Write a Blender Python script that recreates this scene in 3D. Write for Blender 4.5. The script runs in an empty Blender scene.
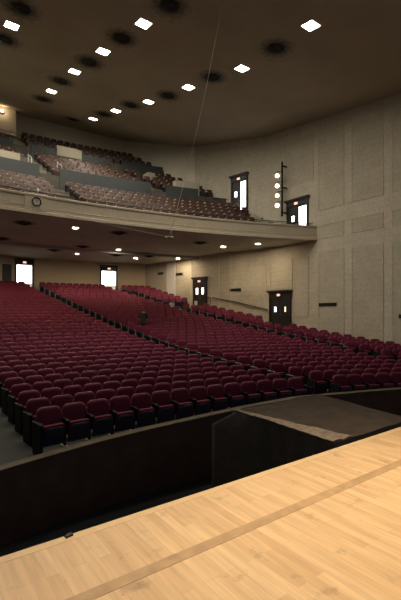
import bpy, bmesh, math, random
from math import sin, cos, pi, sqrt, atan2, radians, hypot, floor as mfloor
from mathutils import Vector, Matrix
random.seed(7)
SC = bpy.context.scene
COL = SC.collection
EYE = 2.75                       # eye height over the front of the house floor

# ------------------------------------------------------------------ materials
def mat(name, col, rough=.7, metal=0.0, noise=None, bump=None, emit=None, estr=0, sheen=0, spec=None, coat=0):
    m = bpy.data.materials.new(name); m.use_nodes = True
    nt = m.node_tree; b = nt.nodes['Principled BSDF']
    b.inputs['Base Color'].default_value = (*col, 1)
    b.inputs['Roughness'].default_value = rough
    b.inputs['Metallic'].default_value = metal
    if spec is not None: b.inputs['Specular IOR Level'].default_value = spec
    if sheen:
        b.inputs['Sheen Weight'].default_value = sheen
        b.inputs['Sheen Roughness'].default_value = .4
    if coat: b.inputs['Coat Weight'].default_value = coat
    if emit:
        b.inputs['Emission Color'].default_value = (*emit, 1)
        b.inputs['Emission Strength'].default_value = estr
    if noise:
        sc, amt, det = noise
        tc = nt.nodes.new('ShaderNodeTexCoord')
        n = nt.nodes.new('ShaderNodeTexNoise'); n.inputs['Scale'].default_value = sc; n.inputs['Detail'].default_value = det
        nt.links.new(tc.outputs['Object'], n.inputs['Vector'])
        r = nt.nodes.new('ShaderNodeValToRGB')
        r.color_ramp.elements[0].position = .3; r.color_ramp.elements[1].position = .7
        r.color_ramp.elements[0].color = (*[c * (1 - amt) for c in col], 1)
        r.color_ramp.elements[1].color = (*[min(1, c * (1 + amt)) for c in col], 1)
        nt.links.new(n.outputs['Fac'], r.inputs['Fac']); nt.links.new(r.outputs['Color'], b.inputs['Base Color'])
    if bump:
        sc, st = bump
        tc = nt.nodes.new('ShaderNodeTexCoord')
        n = nt.nodes.new('ShaderNodeTexNoise'); n.inputs['Scale'].default_value = sc; n.inputs['Detail'].default_value = 4
        nt.links.new(tc.outputs['Object'], n.inputs['Vector'])
        bp = nt.nodes.new('ShaderNodeBump'); bp.inputs['Strength'].default_value = st; bp.inputs['Distance'].default_value = .02
        nt.links.new(n.outputs['Fac'], bp.inputs['Height']); nt.links.new(bp.outputs['Normal'], b.inputs['Normal'])
    return m

def plaster(name, col, lines=True, mott=.18):
    """painted block plaster: mottled colour and faint courses in (Y, Z)"""
    m = bpy.data.materials.new(name); m.use_nodes = True
    nt = m.node_tree; b = nt.nodes['Principled BSDF']; b.inputs['Roughness'].default_value = .85
    tc = nt.nodes.new('ShaderNodeTexCoord')
    n1 = nt.nodes.new('ShaderNodeTexNoise'); n1.inputs['Scale'].default_value = .9; n1.inputs['Detail'].default_value = 8; n1.inputs['Roughness'].default_value = .7
    n2 = nt.nodes.new('ShaderNodeTexNoise'); n2.inputs['Scale'].default_value = 9; n2.inputs['Detail'].default_value = 3
    for n in (n1, n2): nt.links.new(tc.outputs['Object'], n.inputs['Vector'])
    ad = nt.nodes.new('ShaderNodeMath'); ad.operation = 'ADD'
    nt.links.new(n1.outputs['Fac'], ad.inputs[0]); nt.links.new(n2.outputs['Fac'], ad.inputs[1])
    mr = nt.nodes.new('ShaderNodeMapRange'); mr.inputs['From Min'].default_value = .7; mr.inputs['From Max'].default_value = 1.3
    mr.inputs['To Min'].default_value = 1 - mott; mr.inputs['To Max'].default_value = 1 + mott
    nt.links.new(ad.outputs[0], mr.inputs['Value'])
    last = mr.outputs['Result']
    if lines:
        sx = nt.nodes.new('ShaderNodeSeparateXYZ'); nt.links.new(tc.outputs['Object'], sx.inputs[0])
        cb = nt.nodes.new('ShaderNodeCombineXYZ')
        nt.links.new(sx.outputs['Y'], cb.inputs['X']); nt.links.new(sx.outputs['Z'], cb.inputs['Y'])
        br = nt.nodes.new('ShaderNodeTexBrick'); br.inputs['Scale'].default_value = 1.0
        br.inputs['Brick Width'].default_value = .62; br.inputs['Row Height'].default_value = .31; br.inputs['Mortar Size'].default_value = .02
        br.inputs['Color1'].default_value = (1, 1, 1, 1); br.inputs['Color2'].default_value = (.95, .95, .95, 1); br.inputs['Mortar'].default_value = (.90, .90, .90, 1)
        nt.links.new(cb.outputs[0], br.inputs['Vector'])
        mu = nt.nodes.new('ShaderNodeMath'); mu.operation = 'MULTIPLY'
        nt.links.new(last, mu.inputs[0]); nt.links.new(br.outputs['Color'], mu.inputs[1]); last = mu.outputs[0]
    mx = nt.nodes.new('ShaderNodeVectorMath'); mx.operation = 'SCALE'; mx.inputs[0].default_value = col
    nt.links.new(last, mx.inputs['Scale']); nt.links.new(mx.outputs['Vector'], b.inputs['Base Color'])
    return m

def stage_wood():
    m = bpy.data.materials.new('maple_boards'); m.use_nodes = True
    nt = m.node_tree; b = nt.nodes['Principled BSDF']; b.inputs['Roughness'].default_value = .42
    tc = nt.nodes.new('ShaderNodeTexCoord')
    sx = nt.nodes.new('ShaderNodeSeparateXYZ'); nt.links.new(tc.outputs['Object'], sx.inputs[0])
    cb = nt.nodes.new('ShaderNodeCombineXYZ')
    nt.links.new(sx.outputs['Y'], cb.inputs['X']); nt.links.new(sx.outputs['X'], cb.inputs['Y'])
    br = nt.nodes.new('ShaderNodeTexBrick'); br.offset = .37; br.offset_frequency = 2
    br.inputs['Scale'].default_value = 1; br.inputs['Brick Width'].default_value = .95; br.inputs['Row Height'].default_value = .083
    br.inputs['Mortar Size'].default_value = .0012; br.inputs['Mortar Smooth'].default_value = .3
    br.inputs['Color1'].default_value = (.58, .355, .165, 1); br.inputs['Color2'].default_value = (.70, .46, .23, 1); br.inputs['Mortar'].default_value = (.50, .30, .135, 1)
    nt.links.new(cb.outputs[0], br.inputs['Vector'])
    # grain stretched along the boards
    mp = nt.nodes.new('ShaderNodeMapping'); mp.inputs['Scale'].default_value = (16, 1.3, 1)
    nt.links.new(tc.outputs['Object'], mp.inputs['Vector'])
    n = nt.nodes.new('ShaderNodeTexNoise'); n.inputs['Scale'].default_value = 1.6; n.inputs['Detail'].default_value = 6
    nt.links.new(mp.outputs[0], n.inputs['Vector'])
    mr = nt.nodes.new('ShaderNodeMapRange'); mr.inputs['From Min'].default_value = .3; mr.inputs['From Max'].default_value = .7
    mr.inputs['To Min'].default_value = .86; mr.inputs['To Max'].default_value = 1.1
    nt.links.new(n.outputs['Fac'], mr.inputs['Value'])
    # scuffs: sparse dark worn blotches
    n2 = nt.nodes.new('ShaderNodeTexNoise'); n2.inputs['Scale'].default_value = 4.5; n2.inputs['Detail'].default_value = 5; n2.inputs['Roughness'].default_value = .65
    nt.links.new(tc.outputs['Object'], n2.inputs['Vector'])
    m2 = nt.nodes.new('ShaderNodeMapRange'); m2.inputs['From Min'].default_value = .60; m2.inputs['From Max'].default_value = .72
    m2.inputs['To Min'].default_value = 1; m2.inputs['To Max'].default_value = .66
    nt.links.new(n2.outputs['Fac'], m2.inputs['Value'])
    mu = nt.nodes.new('ShaderNodeMath'); mu.operation = 'MULTIPLY'
    nt.links.new(mr.outputs[0], mu.inputs[0]); nt.links.new(m2.outputs[0], mu.inputs[1])
    sc = nt.nodes.new('ShaderNodeVectorMath'); sc.operation = 'SCALE'
    nt.links.new(br.outputs['Color'], sc.inputs[0]); nt.links.new(mu.outputs[0], sc.inputs['Scale'])
    nt.links.new(sc.outputs['Vector'], b.inputs['Base Color'])
    return m

def soot_mat(name, base, dark, r0, r1):
    """soot around a vent: thins out with distance from the vent's own centre, broken up by noise"""
    m = mat(name, base, .9); nt = m.node_tree; b = nt.nodes['Principled BSDF']
    tc = nt.nodes.new('ShaderNodeTexCoord'); ln = nt.nodes.new('ShaderNodeVectorMath'); ln.operation = 'LENGTH'
    nt.links.new(tc.outputs['Object'], ln.inputs[0])
    n = nt.nodes.new('ShaderNodeTexNoise'); n.inputs['Scale'].default_value = 4.5; n.inputs['Detail'].default_value = 5
    nt.links.new(tc.outputs['Object'], n.inputs['Vector'])
    mr = nt.nodes.new('ShaderNodeMapRange'); mr.inputs['From Min'].default_value = r0; mr.inputs['From Max'].default_value = r1
    nt.links.new(ln.outputs['Value'], mr.inputs['Value'])
    ad = nt.nodes.new('ShaderNodeMath'); ad.operation = 'MULTIPLY_ADD'; ad.inputs[1].default_value = 1.1; ad.inputs[2].default_value = -.55
    nt.links.new(n.outputs['Fac'], ad.inputs[0])
    ed = nt.nodes.new('ShaderNodeMapRange'); ed.inputs['From Min'].default_value = r1 * .8; ed.inputs['From Max'].default_value = r1 * 1.15; ed.inputs['To Min'].default_value = 1; ed.inputs['To Max'].default_value = 0
    nt.links.new(ln.outputs['Value'], ed.inputs['Value'])
    sm = nt.nodes.new('ShaderNodeMath'); sm.operation = 'ADD'; nt.links.new(mr.outputs[0], sm.inputs[0]); nt.links.new(ad.outputs[0], sm.inputs[1])
    mx = nt.nodes.new('ShaderNodeMix'); mx.data_type = 'RGBA'; mx.inputs['A'].default_value = (*dark, 1); mx.inputs['B'].default_value = (*base, 1)
    nt.links.new(sm.outputs[0], mx.inputs['Factor']); nt.links.new(mx.outputs['Result'], b.inputs['Base Color'])
    return m

def sooty_ceiling():
    m = mat('ceiling_plaster', (.40, .335, .245), .9, noise=(.35, .10, 6))
    return m

M = dict(
    wall=plaster('wall_plaster', (.545, .495, .385)),
    panel=plaster('panel_plaster', (.485, .44, .335), mott=.17),
    backwall=plaster('back_wall_plaster', (.62, .52, .36), lines=False, mott=.05),
    upwall=plaster('upper_wall_plaster', (.68, .63, .50), lines=False, mott=.08),
    fascia=plaster('fascia_plaster', (.56, .49, .36), lines=False, mott=.10),
    trim=plaster('trim_plaster', (.60, .535, .41), lines=False, mott=.06),
    ceil=sooty_ceiling(),
    boxbeige=plaster('stair_box_plaster', (.36, .325, .245), lines=False, mott=.06),
    pilaster=plaster('pale_pilaster_plaster', (.74, .73, .70), lines=False, mott=.15),
    soffit=mat('soffit_paint', (.60, .615, .48), .9, noise=(.6, .10, 4)),
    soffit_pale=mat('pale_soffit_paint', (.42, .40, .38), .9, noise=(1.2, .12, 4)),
    carpet=mat('grey_carpet', (.058, .060, .056), .95, noise=(30, .2, 3)),
    pit=mat('pit_floor', (.05, .06, .07), .8),
    pitwall=mat('pit_wall', (.115, .072, .052), .7, noise=(3, .15, 3)),
    cap=mat('wood_cap', (.125, .092, .056), .65, spec=.2, noise=(6, .15, 4)),
    stage=stage_wood(),
    strip=mat('stage_strip', (.43, .265, .12), .45, noise=(9, .16, 4)),
    edge=mat('stage_nosing', (.66, .44, .21), .4, noise=(7, .08, 4)),
    black=mat('black_cloth', (.012, .010, .009), .85, bump=(9, .5)),
    cloth=mat('dark_cover_cloth', (.044, .031, .021), .8, noise=(5, .25, 4), bump=(12, .5), spec=.15),
    clothpale=mat('pale_cover_cloth', (.165, .118, .074), .7, noise=(14, .35, 5), bump=(16, .6)),
    velvet=mat('maroon_velvet', (.158, .007, .036), .75, noise=(40, .10, 2), sheen=.06),
    velvet_c=mat('maroon_cushion', (.185, .008, .038), .75, noise=(40, .10, 2), sheen=.06),
    navy=mat('navy_seat_pan', (.028, .031, .054), .45),
    iron=mat('black_iron', (.008, .008, .009), .6, spec=.15),
    alu=mat('pale_metal_edge', (.25, .25, .235), .5),
    foot=mat('cream_foot', (.55, .48, .28), .5),
    bseat=mat('brown_balcony_back', (.060, .031, .022), .42, spec=.35, noise=(30, .2, 2)),
    bseat2=mat('brown_balcony_pan', (.045, .022, .018), .5),
    barm=mat('glint_tan_arm', (.55, .43, .32), .33),  # light tan paints in the glints along the balcony chair arms
    parapet=mat('blue_grey_parapet', (.033, .041, .042), .7, noise=(1.5, .1, 3)),
    step=mat('balcony_step', (.17, .155, .10), .85, noise=(4, .15, 3)),
    riser=mat('balcony_tread', (.075, .070, .055), .9, noise=(3, .2, 3)),
    rail=mat('dark_rail', (.018, .016, .015), .6, spec=.15),
    railp=mat('pale_rail', (.55, .55, .50), .4),
    door=mat('dark_door', (.022, .020, .020), .4),
    doorred=mat('dark_red_door', (.035, .017, .016), .4),
    doorgrey=mat('grey_door', (.06, .065, .06), .6),
    glow=mat('daylit_glass', (.8, .8, .8), .3, emit=(1, .99, .97), estr=5),
    glowb=mat('lobby_glass', (.8, .8, .8), .3, emit=(.72, .85, 1), estr=3),
    gloww=mat('warm_lobby_glass', (.8, .8, .8), .3, emit=(1, .85, .55), estr=1.2),
    lobby=mat('lobby_wall', (.75, .73, .68), .8),
    lobbyf=mat('lobby_floor', (.62, .50, .34), .6),
    exitred=mat('exit_sign_face', (.9, .5, .45), .4, emit=(1, .62, .55), estr=1.5),
    exitlet=mat('exit_letter', (.6, .02, .01), .4, emit=(1, .05, .03), estr=1.0),
    lampface=mat('lamp_lens', (1, 1, 1), .3, emit=(1, .90, .74), estr=196),
    downface=mat('downlight_lens', (1, 1, 1), .3, emit=(1, .80, .54), estr=450),
    spotface=mat('spot_lens', (1, .95, .8), .3, emit=(1, .90, .72), estr=5),
    spotwarm=mat('spot_warm_lens', (1, .9, .7), .3, emit=(1, .70, .34), estr=4),
    boxwhite=mat('white_paint', (.62, .60, .55), .5),
    vent=mat('vent_black', (.010, .009, .008), .7),
    soot=soot_mat('ceiling_soot', (.40, .335, .245), (.045, .036, .026), .26, .88),
    soot2=soot_mat('soffit_soot', (.60, .615, .48), (.03, .024, .018), .30, .62),
    clockface=mat('clock_face', (.62, .60, .54), .4),
    wire=mat('pale_cable', (.60, .54, .44), .5),
    mic=mat('mic_metal', (.75, .66, .52), .4),
    skin=mat('skin', (.40, .25, .18), .5),
    shirt=mat('dark_shirt', (.020, .019, .022), .8),
    trouser=mat('dark_trousers', (.012, .012, .016), .8),
    hair=mat('grey_hair', (.02, .016, .014), .6),
    tape=mat('black_tape', (.010, .009, .009), .5),
)

# ------------------------------------------------------------------ helpers
class MB:
    def __init__(s): s.v = []; s.f = []; s.mi = []; s.sm = []
    def add(s, vs, fs, mi=0, smooth=False):
        o = len(s.v); s.v += [tuple(v) for v in vs]
        for f in fs: s.f.append(tuple(i + o for i in f)); s.mi.append(mi); s.sm.append(smooth)
    def box(s, x0, x1, y0, y1, z0, z1, mi=0, mtx=None):
        vs = [(x, y, z) for z in (z0, z1) for y in (y0, y1) for x in (x0, x1)]
        if mtx is not None: vs = [tuple(mtx @ Vector(v)) for v in vs]
        s.add(vs, [(0, 2, 3, 1), (4, 5, 7, 6), (0, 1, 5, 4), (2, 6, 7, 3), (0, 4, 6, 2), (1, 3, 7, 5)], mi)
    def tube(s, pts, r, n=8, mi=0, caps=True):
        pts = [Vector(p) for p in pts]; rings = []
        for i, p in enumerate(pts):
            d = (pts[min(i + 1, len(pts) - 1)] - pts[max(i - 1, 0)]).normalized()
            a = d.cross(Vector((0, 0, 1)));
            if a.length < 1e-3: a = d.cross(Vector((1, 0, 0)))
            a.normalize(); b = d.cross(a)
            rr = r[i] if isinstance(r, (list, tuple)) else r
            rings.append([p + (a * cos(2 * pi * k / n) + b * sin(2 * pi * k / n)) * rr for k in range(n)])
        vs = [v for rg in rings for v in rg]; fs = []
        for i in range(len(pts) - 1):
            for k in range(n):
                fs.append((i * n + k, i * n + (k + 1) % n, (i + 1) * n + (k + 1) % n, (i + 1) * n + k))
        if caps: fs.append(tuple(range(n - 1, -1, -1))); fs.append(tuple((len(pts) - 1) * n + k for k in range(n)))
        s.add(vs, fs, mi, True)
    def lathe(s, prof, n=24, mi=0, mtx=None, smooth=True, cap=True):
        vs = []; fs = []
        if not cap: prof = list(prof) + [prof[0]]
        for r, z in prof:
            for k in range(n): vs.append((r * cos(2 * pi * k / n), r * sin(2 * pi * k / n), z))
        for i in range(len(prof) - 1):
            for k in range(n): fs.append((i * n + k, i * n + (k + 1) % n, (i + 1) * n + (k + 1) % n, (i + 1) * n + k))
        if cap: fs.append(tuple(range(n - 1, -1, -1))); fs.append(tuple((len(prof) - 1) * n + k for k in range(n)))
        if mtx is not None: vs = [tuple(mtx @ Vector(v)) for v in vs]
        s.add(vs, fs, mi, smooth)
    def mesh(s, name, mats):
        me = bpy.data.meshes.new(name); me.from_pydata(s.v, [], s.f)
        for m in mats: me.materials.append(m)
        me.polygons.foreach_set('material_index', s.mi); me.polygons.foreach_set('use_smooth', s.sm)
        me.update(); return me
    def obj(s, name, mats, parent=None, loc=(0, 0, 0), rot=0):
        if not isinstance(mats, (list, tuple)): mats = [mats]
        o = bpy.data.objects.new(name, s.mesh(name, mats)); COL.objects.link(o)
        o.location = loc; o.rotation_euler = (0, 0, rot); o.parent = parent
        return o
def fix_normals(o):
    bm = bmesh.new(); bm.from_mesh(o.data); bmesh.ops.recalc_face_normals(bm, faces=bm.faces[:]); bm.to_mesh(o.data); bm.free(); return o
def empty(name, loc, rot=0):
    o = bpy.data.objects.new(name, None); COL.objects.link(o); o.location = loc; o.rotation_euler = (0, 0, rot); o.empty_display_size = .1
    return o
def tag(o, label, cat, group=None, kind=None):
    o['label'] = label; o['category'] = cat
    if group: o['group'] = group
    if kind: o['kind'] = kind
    return o
def struct(o, label=None, cat=None):
    o['kind'] = 'structure'
    if label: o['label'] = label
    if cat: o['category'] = cat
    return o
ORD = ['', 'first', 'second', 'third', 'fourth', 'fifth', 'sixth', 'seventh', 'eighth', 'ninth', 'tenth', 'eleventh', 'twelfth', 'thirteenth', 'fourteenth',
       'fifteenth', 'sixteenth', 'seventeenth', 'eighteenth', 'nineteenth', 'twentieth'] + ['twenty-' + w for w in
       ('first', 'second', 'third', 'fourth', 'fifth', 'sixth', 'seventh', 'eighth', 'ninth')] + ['thirtieth'] + ['thirty-' + w for w in
       ('first', 'second', 'third', 'fourth', 'fifth', 'sixth', 'seventh', 'eighth', 'ninth')] + ['fortieth']

# ------------------------------------------------------------------ hall layout
CX, CY = 4.3, -12.0              # centre of the curved seat rows
R0, PITCH = 20.4, .82
RB = 46.6                        # back wall radius
BX, BY = 4.26, -20.0             # centre of the balcony curves
RF = 38.8                        # balcony front radius
def frise(t):
    t = max(t, 0.0); return .03 * t + .0057 * t * t
def zfloor(x, y): return frise(hypot(x - CX, y - CY) - R0)
def wallx(y):                    # right wall plane
    return 20.0 if y < 20 else 20.0 - (y - 20) * .2
def zceil(y):
    ks = [(-6, 9.0), (10, 11.1), (20, 12.4), (27, 13.7), (34, 15.9), (40, 17.5)]
    for (a, za), (b, zb) in zip(ks, ks[1:]):
        if y <= b: return za + (zb - za) * (y - a) / (b - a) + EYE
    return ks[-1][1] + EYE
def pol(cx, cy, r, th): return cx + r * sin(th), cy + r * cos(th)

# camera ---------------------------------------------------------------------
cam = bpy.data.objects.new('camera', bpy.data.cameras.new('camera')); COL.objects.link(cam)
cam.location = (0, 0, EYE); cam.rotation_euler = (radians(90), 0, radians(-36))
cam.data.sensor_fit = 'AUTO'; cam.data.sensor_width = 36; cam.data.lens = 36 * 398 / 600
cam.data.shift_y = 13.8 / 600; cam.data.clip_end = 200
SC.camera = cam
def project(x, y, z):
    z -= EYE; s, c = sin(radians(36)), cos(radians(36))
    d = x * s + y * c; r = x * c - y * s
    return 200.5 + 398 * r / d, 313.8 - 398 * z / d, d

# house floor: curved, dished ------------------------------------------------
b = MB(); nr, na = 60, 60
rads = [19.55 + (RB + .6 - 19.55) * i / nr for i in range(nr + 1)]
A0, A1 = radians(-46), radians(48)
def clipx(x, y): return min(x, wallx(y) + .15)
vs = []
for r in rads:
    for j in range(na + 1):
        x, y = pol(CX, CY, r, A0 + (A1 - A0) * j / na); x = max(min(clipx(x, y), 30), -11.5)
        vs.append((x, y, frise(r - R0)))
b.add(vs, [(i * (na + 1) + j, i * (na + 1) + j + 1, (i + 1) * (na + 1) + j + 1, (i + 1) * (na + 1) + j) for i in range(nr) for j in range(na)], 0, True)
struct(b.obj('floor', M['carpet']))
b = MB(); b.box(-11.5, 20.2, 1.5, 9.2, -1.25, -1.10); struct(b.obj('floor_pit', M['pit']))

# stage ----------------------------------------------------------------------
SE = 2.889
b = MB(); b.box(-11.5, 19.5, -8, SE - .075, 1.03, 1.15); st = struct(b.obj('floor_stage', M['stage']))
b = MB(); b.box(-11.5, 19.5, SE - .075, SE, 1.03, 1.1515); struct(b.obj('stage_nosing', M['edge'], st))
b = MB(); b.box(-11.5, 19.5, 2.155, 2.245, 1.15, 1.1525); struct(b.obj('stage_strip', M['strip'], st))
b = MB(); b.box(-11.5, 19.5, SE - .25, SE - .10, -1.12, 1.03); struct(b.obj('wall_stage_front', M['pitwall']))

# pit wall with a sloping wooden cap -----------------------------------------
def capz(th):
    x = CX + 19.6 * sin(th); ks = [(-12, .10), (1.2, .17), (3.2, .26), (5.2, .33), (8.4, .50), (10, .50), (12, .53), (30, .55)]
    for (a, za), (c, zb) in zip(ks, ks[1:]):
        if x <= c: return za + (zb - za) * (x - a) / (c - a)
    return .55
def arcwall(name, r0, r1, z0f, z1f, th0, th1, n, m, mi=0):
    b = MB(); vs = []
    for i in range(n + 1):
        th = th0 + (th1 - th0) * i / n
        for r, z in ((r0, z0f(th)), (r0, z1f(th)), (r1, z1f(th)), (r1, z0f(th))):
            x, y = pol(CX, CY, r, th); vs.append((x, y, z))
    fs = [(0, 1, 2, 3), (n * 4 + 3, n * 4 + 2, n * 4 + 1, n * 4)]
    for i in range(n):
        for k in range(4): fs.append((i * 4 + k, (i + 1) * 4 + k, (i + 1) * 4 + (k + 1) % 4, i * 4 + (k + 1) % 4))
    b.add(vs, fs); return fix_normals(b.obj(name, m))
PT0, PT1 = radians(-45), radians(50)
pw = struct(arcwall('wall_pit', 19.55, 19.70, lambda t: -1.12, lambda t: capz(t) - .05, PT0, PT1, 90, M['pitwall']))
cp = struct(arcwall('trim_pit', 19.50, 19.72, lambda t: capz(t) - .05, lambda t: capz(t), PT0, PT1, 90, M['cap']))

# right wall, back wall, left wall -------------------------------------------
b = MB()
prof = [(20, -6), (20, 20), (18.6, 27), (17.48, 32.6), (17.0, 35.0)]
for (xa, ya), (xb, yb) in zip(prof, prof[1:]):
    n = max(1, int((yb - ya) / 2))
    for i in range(n):
        y0 = ya + (yb - ya) * i / n; y1 = ya + (yb - ya) * (i + 1) / n
        x0 = xa + (xb - xa) * i / n; x1 = xa + (xb - xa) * (i + 1) / n
        zt0 = zceil(y0) + .2 if y0 < 27.5 else 7.4; zt1 = zceil(y1) + .2 if y1 < 27.5 else 7.4
        vs = [(x0, y0, -1.2), (x1, y1, -1.2), (x1, y1, zt1), (x0, y0, zt0), (x0 + .4, y0, -1.2), (x1 + .4, y1, -1.2), (x1 + .4, y1, zt1), (x0 + .4, y0, zt0)]
        b.add(vs, [(0, 3, 2, 1), (4, 5, 6, 7), (3, 7, 6, 2), (0, 1, 5, 4), (0, 4, 7, 3), (1, 2, 6, 5)])
wr = struct(b.obj('wall_right', M['wall']))
def wpanel(y0, y1, z0, z1, zt=None, m='panel', d=.03):
    """a textured panel with a raised frame on the flat part of the right wall"""
    b = MB(); x = 20.0
    b.box(x - .012, x + .01, y0, y1, z0, z1)
    w = .05
    for a in ((y0 - w, y0, z0 - w, z1 + w), (y1, y1 + w, z0 - w, z1 + w), (y0, y1, z0 - w, z0), (y0, y1, z1, z1 + w)):
        b.box(x - d, x + .01, a[0], a[1], a[2], a[3], 1)
    struct(b.obj('wall_panel', [M[m], M['wall']], wr))
bands = [(15.75, 18.0), (13.62, 15.30), (11.28, 13.05), (8.6, 10.72), (6.2, 8.2), (3.6, 5.6)]
for k, (y0, y1) in enumerate(bands):
    if k > 0:
        wpanel(y0, y1, .9 if k == 1 else -.3, EYE + 3.68)
        wpanel(y0, y1, EYE + 4.58, EYE + 5.30)
    wpanel(y0, y1, EYE + (6.3 if k else 8.3), zceil(y0) - .75)
wpanel(16.15, 17.20, 2.6, EYE + 3.55, m='wall')
wpanel(17.42, 19.30, 4.45, EYE + 3.6, m='wall')
wpanel(19.75, 19.98, 4.45, EYE + 3.6, m='wall')

def back_arc(name, z0, z1, tha, thb, gaps, m, r=RB, n=60, thick=.35):
    b = MB(); edges = sorted(set([tha + (thb - tha) * i / n for i in range(n + 1)] + [g for G in gaps for g in G[:2]]))
    for a, c in zip(edges, edges[1:]):
        mid = (a + c) / 2; zz = z0
        for g0, g1, zt in gaps:
            if g0 < mid < g1: zz = zt
        vs = []
        for th in (a, c):
            for rr in (r, r + thick):
                x, y = pol(CX, CY, rr, th); vs += [(x, y, zz), (x, y, z1)]
        b.add(vs, [(0, 1, 5, 4), (2, 6, 7, 3), (1, 3, 7, 5), (0, 4, 6, 2), (0, 2, 3, 1), (4, 5, 7, 6)])
    return fix_normals(b.obj(name, m))
def th_of(x, r): return math.asin((x - CX) / r)
D1 = (th_of(6.83, RB), th_of(7.99, RB)); D2 = (th_of(13.62, RB), th_of(14.87, RB))
wb = struct(back_arc('wall_back', 3.0, 7.4, radians(-20), th_of(17.6, RB), [(*D1, 6.72), (*D2, 6.58)], M['backwall']))
tr = struct(back_arc('trim_back', 5.62, 5.70, D1[1] + .006, D2[0] - .006, [], M['backwall'], r=RB - .03, n=20, thick=.05))
struct(back_arc('trim_back', 5.62, 5.70, D2[1] + .006, th_of(17.45, RB), [], M['backwall'], r=RB - .03, n=8, thick=.05))
b = MB()
for i in range(20):
    y0, y1 = -6 + 42 * i / 20, -6 + 42 * (i + 1) / 20
    vs = [(-11.6, y0, -1.2), (-11.6, y1, -1.2), (-11.6, y1, zceil(y1) + .2), (-11.6, y0, zceil(y0) + .2)]
    vs += [(v[0] - .3, v[1], v[2]) for v in vs]
    b.add(vs, [(0, 1, 2, 3), (7, 6, 5, 4), (0, 4, 5, 1), (3, 2, 6, 7), (0, 3, 7, 4), (1, 5, 6, 2)])
struct(b.obj('wall_left', M['wall']))

# ceiling --------------------------------------------------------------------
b = MB(); ys = [-6 + .5 * i for i in range(86)]
vs = []
for y in ys: vs += [(-11.6, y, zceil(y)), (20.3, y, zceil(y)), (-11.6, y, zceil(y) + .25), (20.3, y, zceil(y) + .25)]
fs = []
for i in range(len(ys) - 1):
    o = i * 4; p = o + 4
    fs += [(o, p, p + 1, o + 1), (o + 2, o + 3, p + 3, p + 2)]
b.add(vs, fs, 0, True); struct(b.obj('ceiling', M['ceil']))

# balcony --------------------------------------------------------------------
ZB, ZT = EYE + 4.50, EYE + 5.36
def wall_th(r):                    # angle where a balcony arc meets the right wall
    lo, hi = 0, radians(40)
    for _ in range(40):
        m = (lo + hi) / 2; x, y = pol(BX, BY, r, m)
        if x < wallx(y): lo = m
        else: hi = m
    return lo
def upwallx(y): return wallx(y) if y < 26.5 else 18.7 - (y - 26.5) * (3.2 / 6.9)
def up_th(r):
    lo, hi = 0, radians(40)
    for _ in range(40):
        m = (lo + hi) / 2; x, y = pol(BX, BY, r, m)
        if x < upwallx(y): lo = m
        else: hi = m
    return lo
TL = radians(-22)
def ring(name, prof, mats, mis=None, n=70, tha=TL, thb=None, parent=None, closed=True, smooth=False, lim=None):
    """sweep a radial profile [(r, z)...] along the balcony curve"""
    b = MB(); vs = []; k = len(prof)
    for i in range(n + 1):
        for r, z in prof:
            t1 = ((lim or up_th)(r) if thb is None else thb); th = tha + (t1 - tha) * i / n
            x, y = pol(BX, BY, r, th); vs.append((x, y, z))
    for i in range(n):
        for j in range(k if closed else k - 1):
            b.add([vs[i * k + j], vs[i * k + (j + 1) % k], vs[(i + 1) * k + (j + 1) % k], vs[(i + 1) * k + j]], [(0, 1, 2, 3)], mis[j] if mis else 0, smooth)
    b.add(vs[:k], [tuple(range(k))]); b.add(vs[-k:], [tuple(range(k - 1, -1, -1))])
    return b.obj(name, mats, parent)
# front wall of the balcony: lower lip, face, upper moulding, cap
prof = [(RF + .02, ZB - .02), (RF - .05, ZB - .02), (RF - .05, ZB + .10), (RF, ZB + .13), (RF, ZB + .27), (RF - .015, ZB + .29), (RF, ZB + .31),
        (RF, ZT - .14), (RF - .04, ZT - .11), (RF - .06, ZT - .02), (RF - .04, ZT), (RF + .30, ZT), (RF + .30, ZB)]
bf = struct(ring('wall_balcony_front', prof, M['fascia'], n=90))
# under side, in shallow curved steps
prof = [(RF + .1, ZB), (RF + 3.1, ZB + .02), (RF + 3.12, ZB + .08), (RF + 6.2, ZB + .10), (RF + 6.22, ZB + .16)]
prof2 = [(RF + 6.22, ZB + .16), (RF + 9.5, ZB + .16), (RF + 9.5, ZB - .02), (RF + 16, ZB + .06), (RF + 16, ZB + .34), (RF + .1, ZB + .34)]
b = MB()
full = prof + prof2[1:]
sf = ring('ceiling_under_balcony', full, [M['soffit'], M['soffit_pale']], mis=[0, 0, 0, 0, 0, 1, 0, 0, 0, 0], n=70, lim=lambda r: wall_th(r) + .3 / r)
struct(sf)
# tiers ----------------------------------------------------------------------
def F1(k): return EYE + 4.90 + .46 * k       # front block floor levels
def F2(k): return EYE + 8.75 + .52 * k       # rear block
def F3(k): return EYE + 12.20 + .57 * k      # top block
RW = .88
R1 = [RF + 1.30 + RW * k for k in range(6)]
R2 = [46.75 + .86 * k for k in range(5)]
R3 = [51.75 + .80 * k for k in range(3)]
prof = [(RF + .3, ZB + .35)]; 
zprev = F1(0); prof.append((RF + .3, zprev))
for k in range(1, 6):
    r = R1[k] - .62; prof += [(r, F1(k - 1)), (r, F1(k))]
prof += [(45.85, F1(5)), (45.85, F2(0))]
for k in range(1, 5):
    r = R2[k] - .60; prof += [(r, F2(k - 1)), (r, F2(k))]
prof += [(51.0, F2(4)), (51.0, F3(0))]
for k in range(1, 3):
    r = R3[k] - .56; prof += [(r, F3(k - 1)), (r, F3(k))]
prof += [(55.3, F3(2)), (55.3, ZB + .35)]
struct(ring('floor_balcony', prof, M['riser'], n=70))
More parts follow.
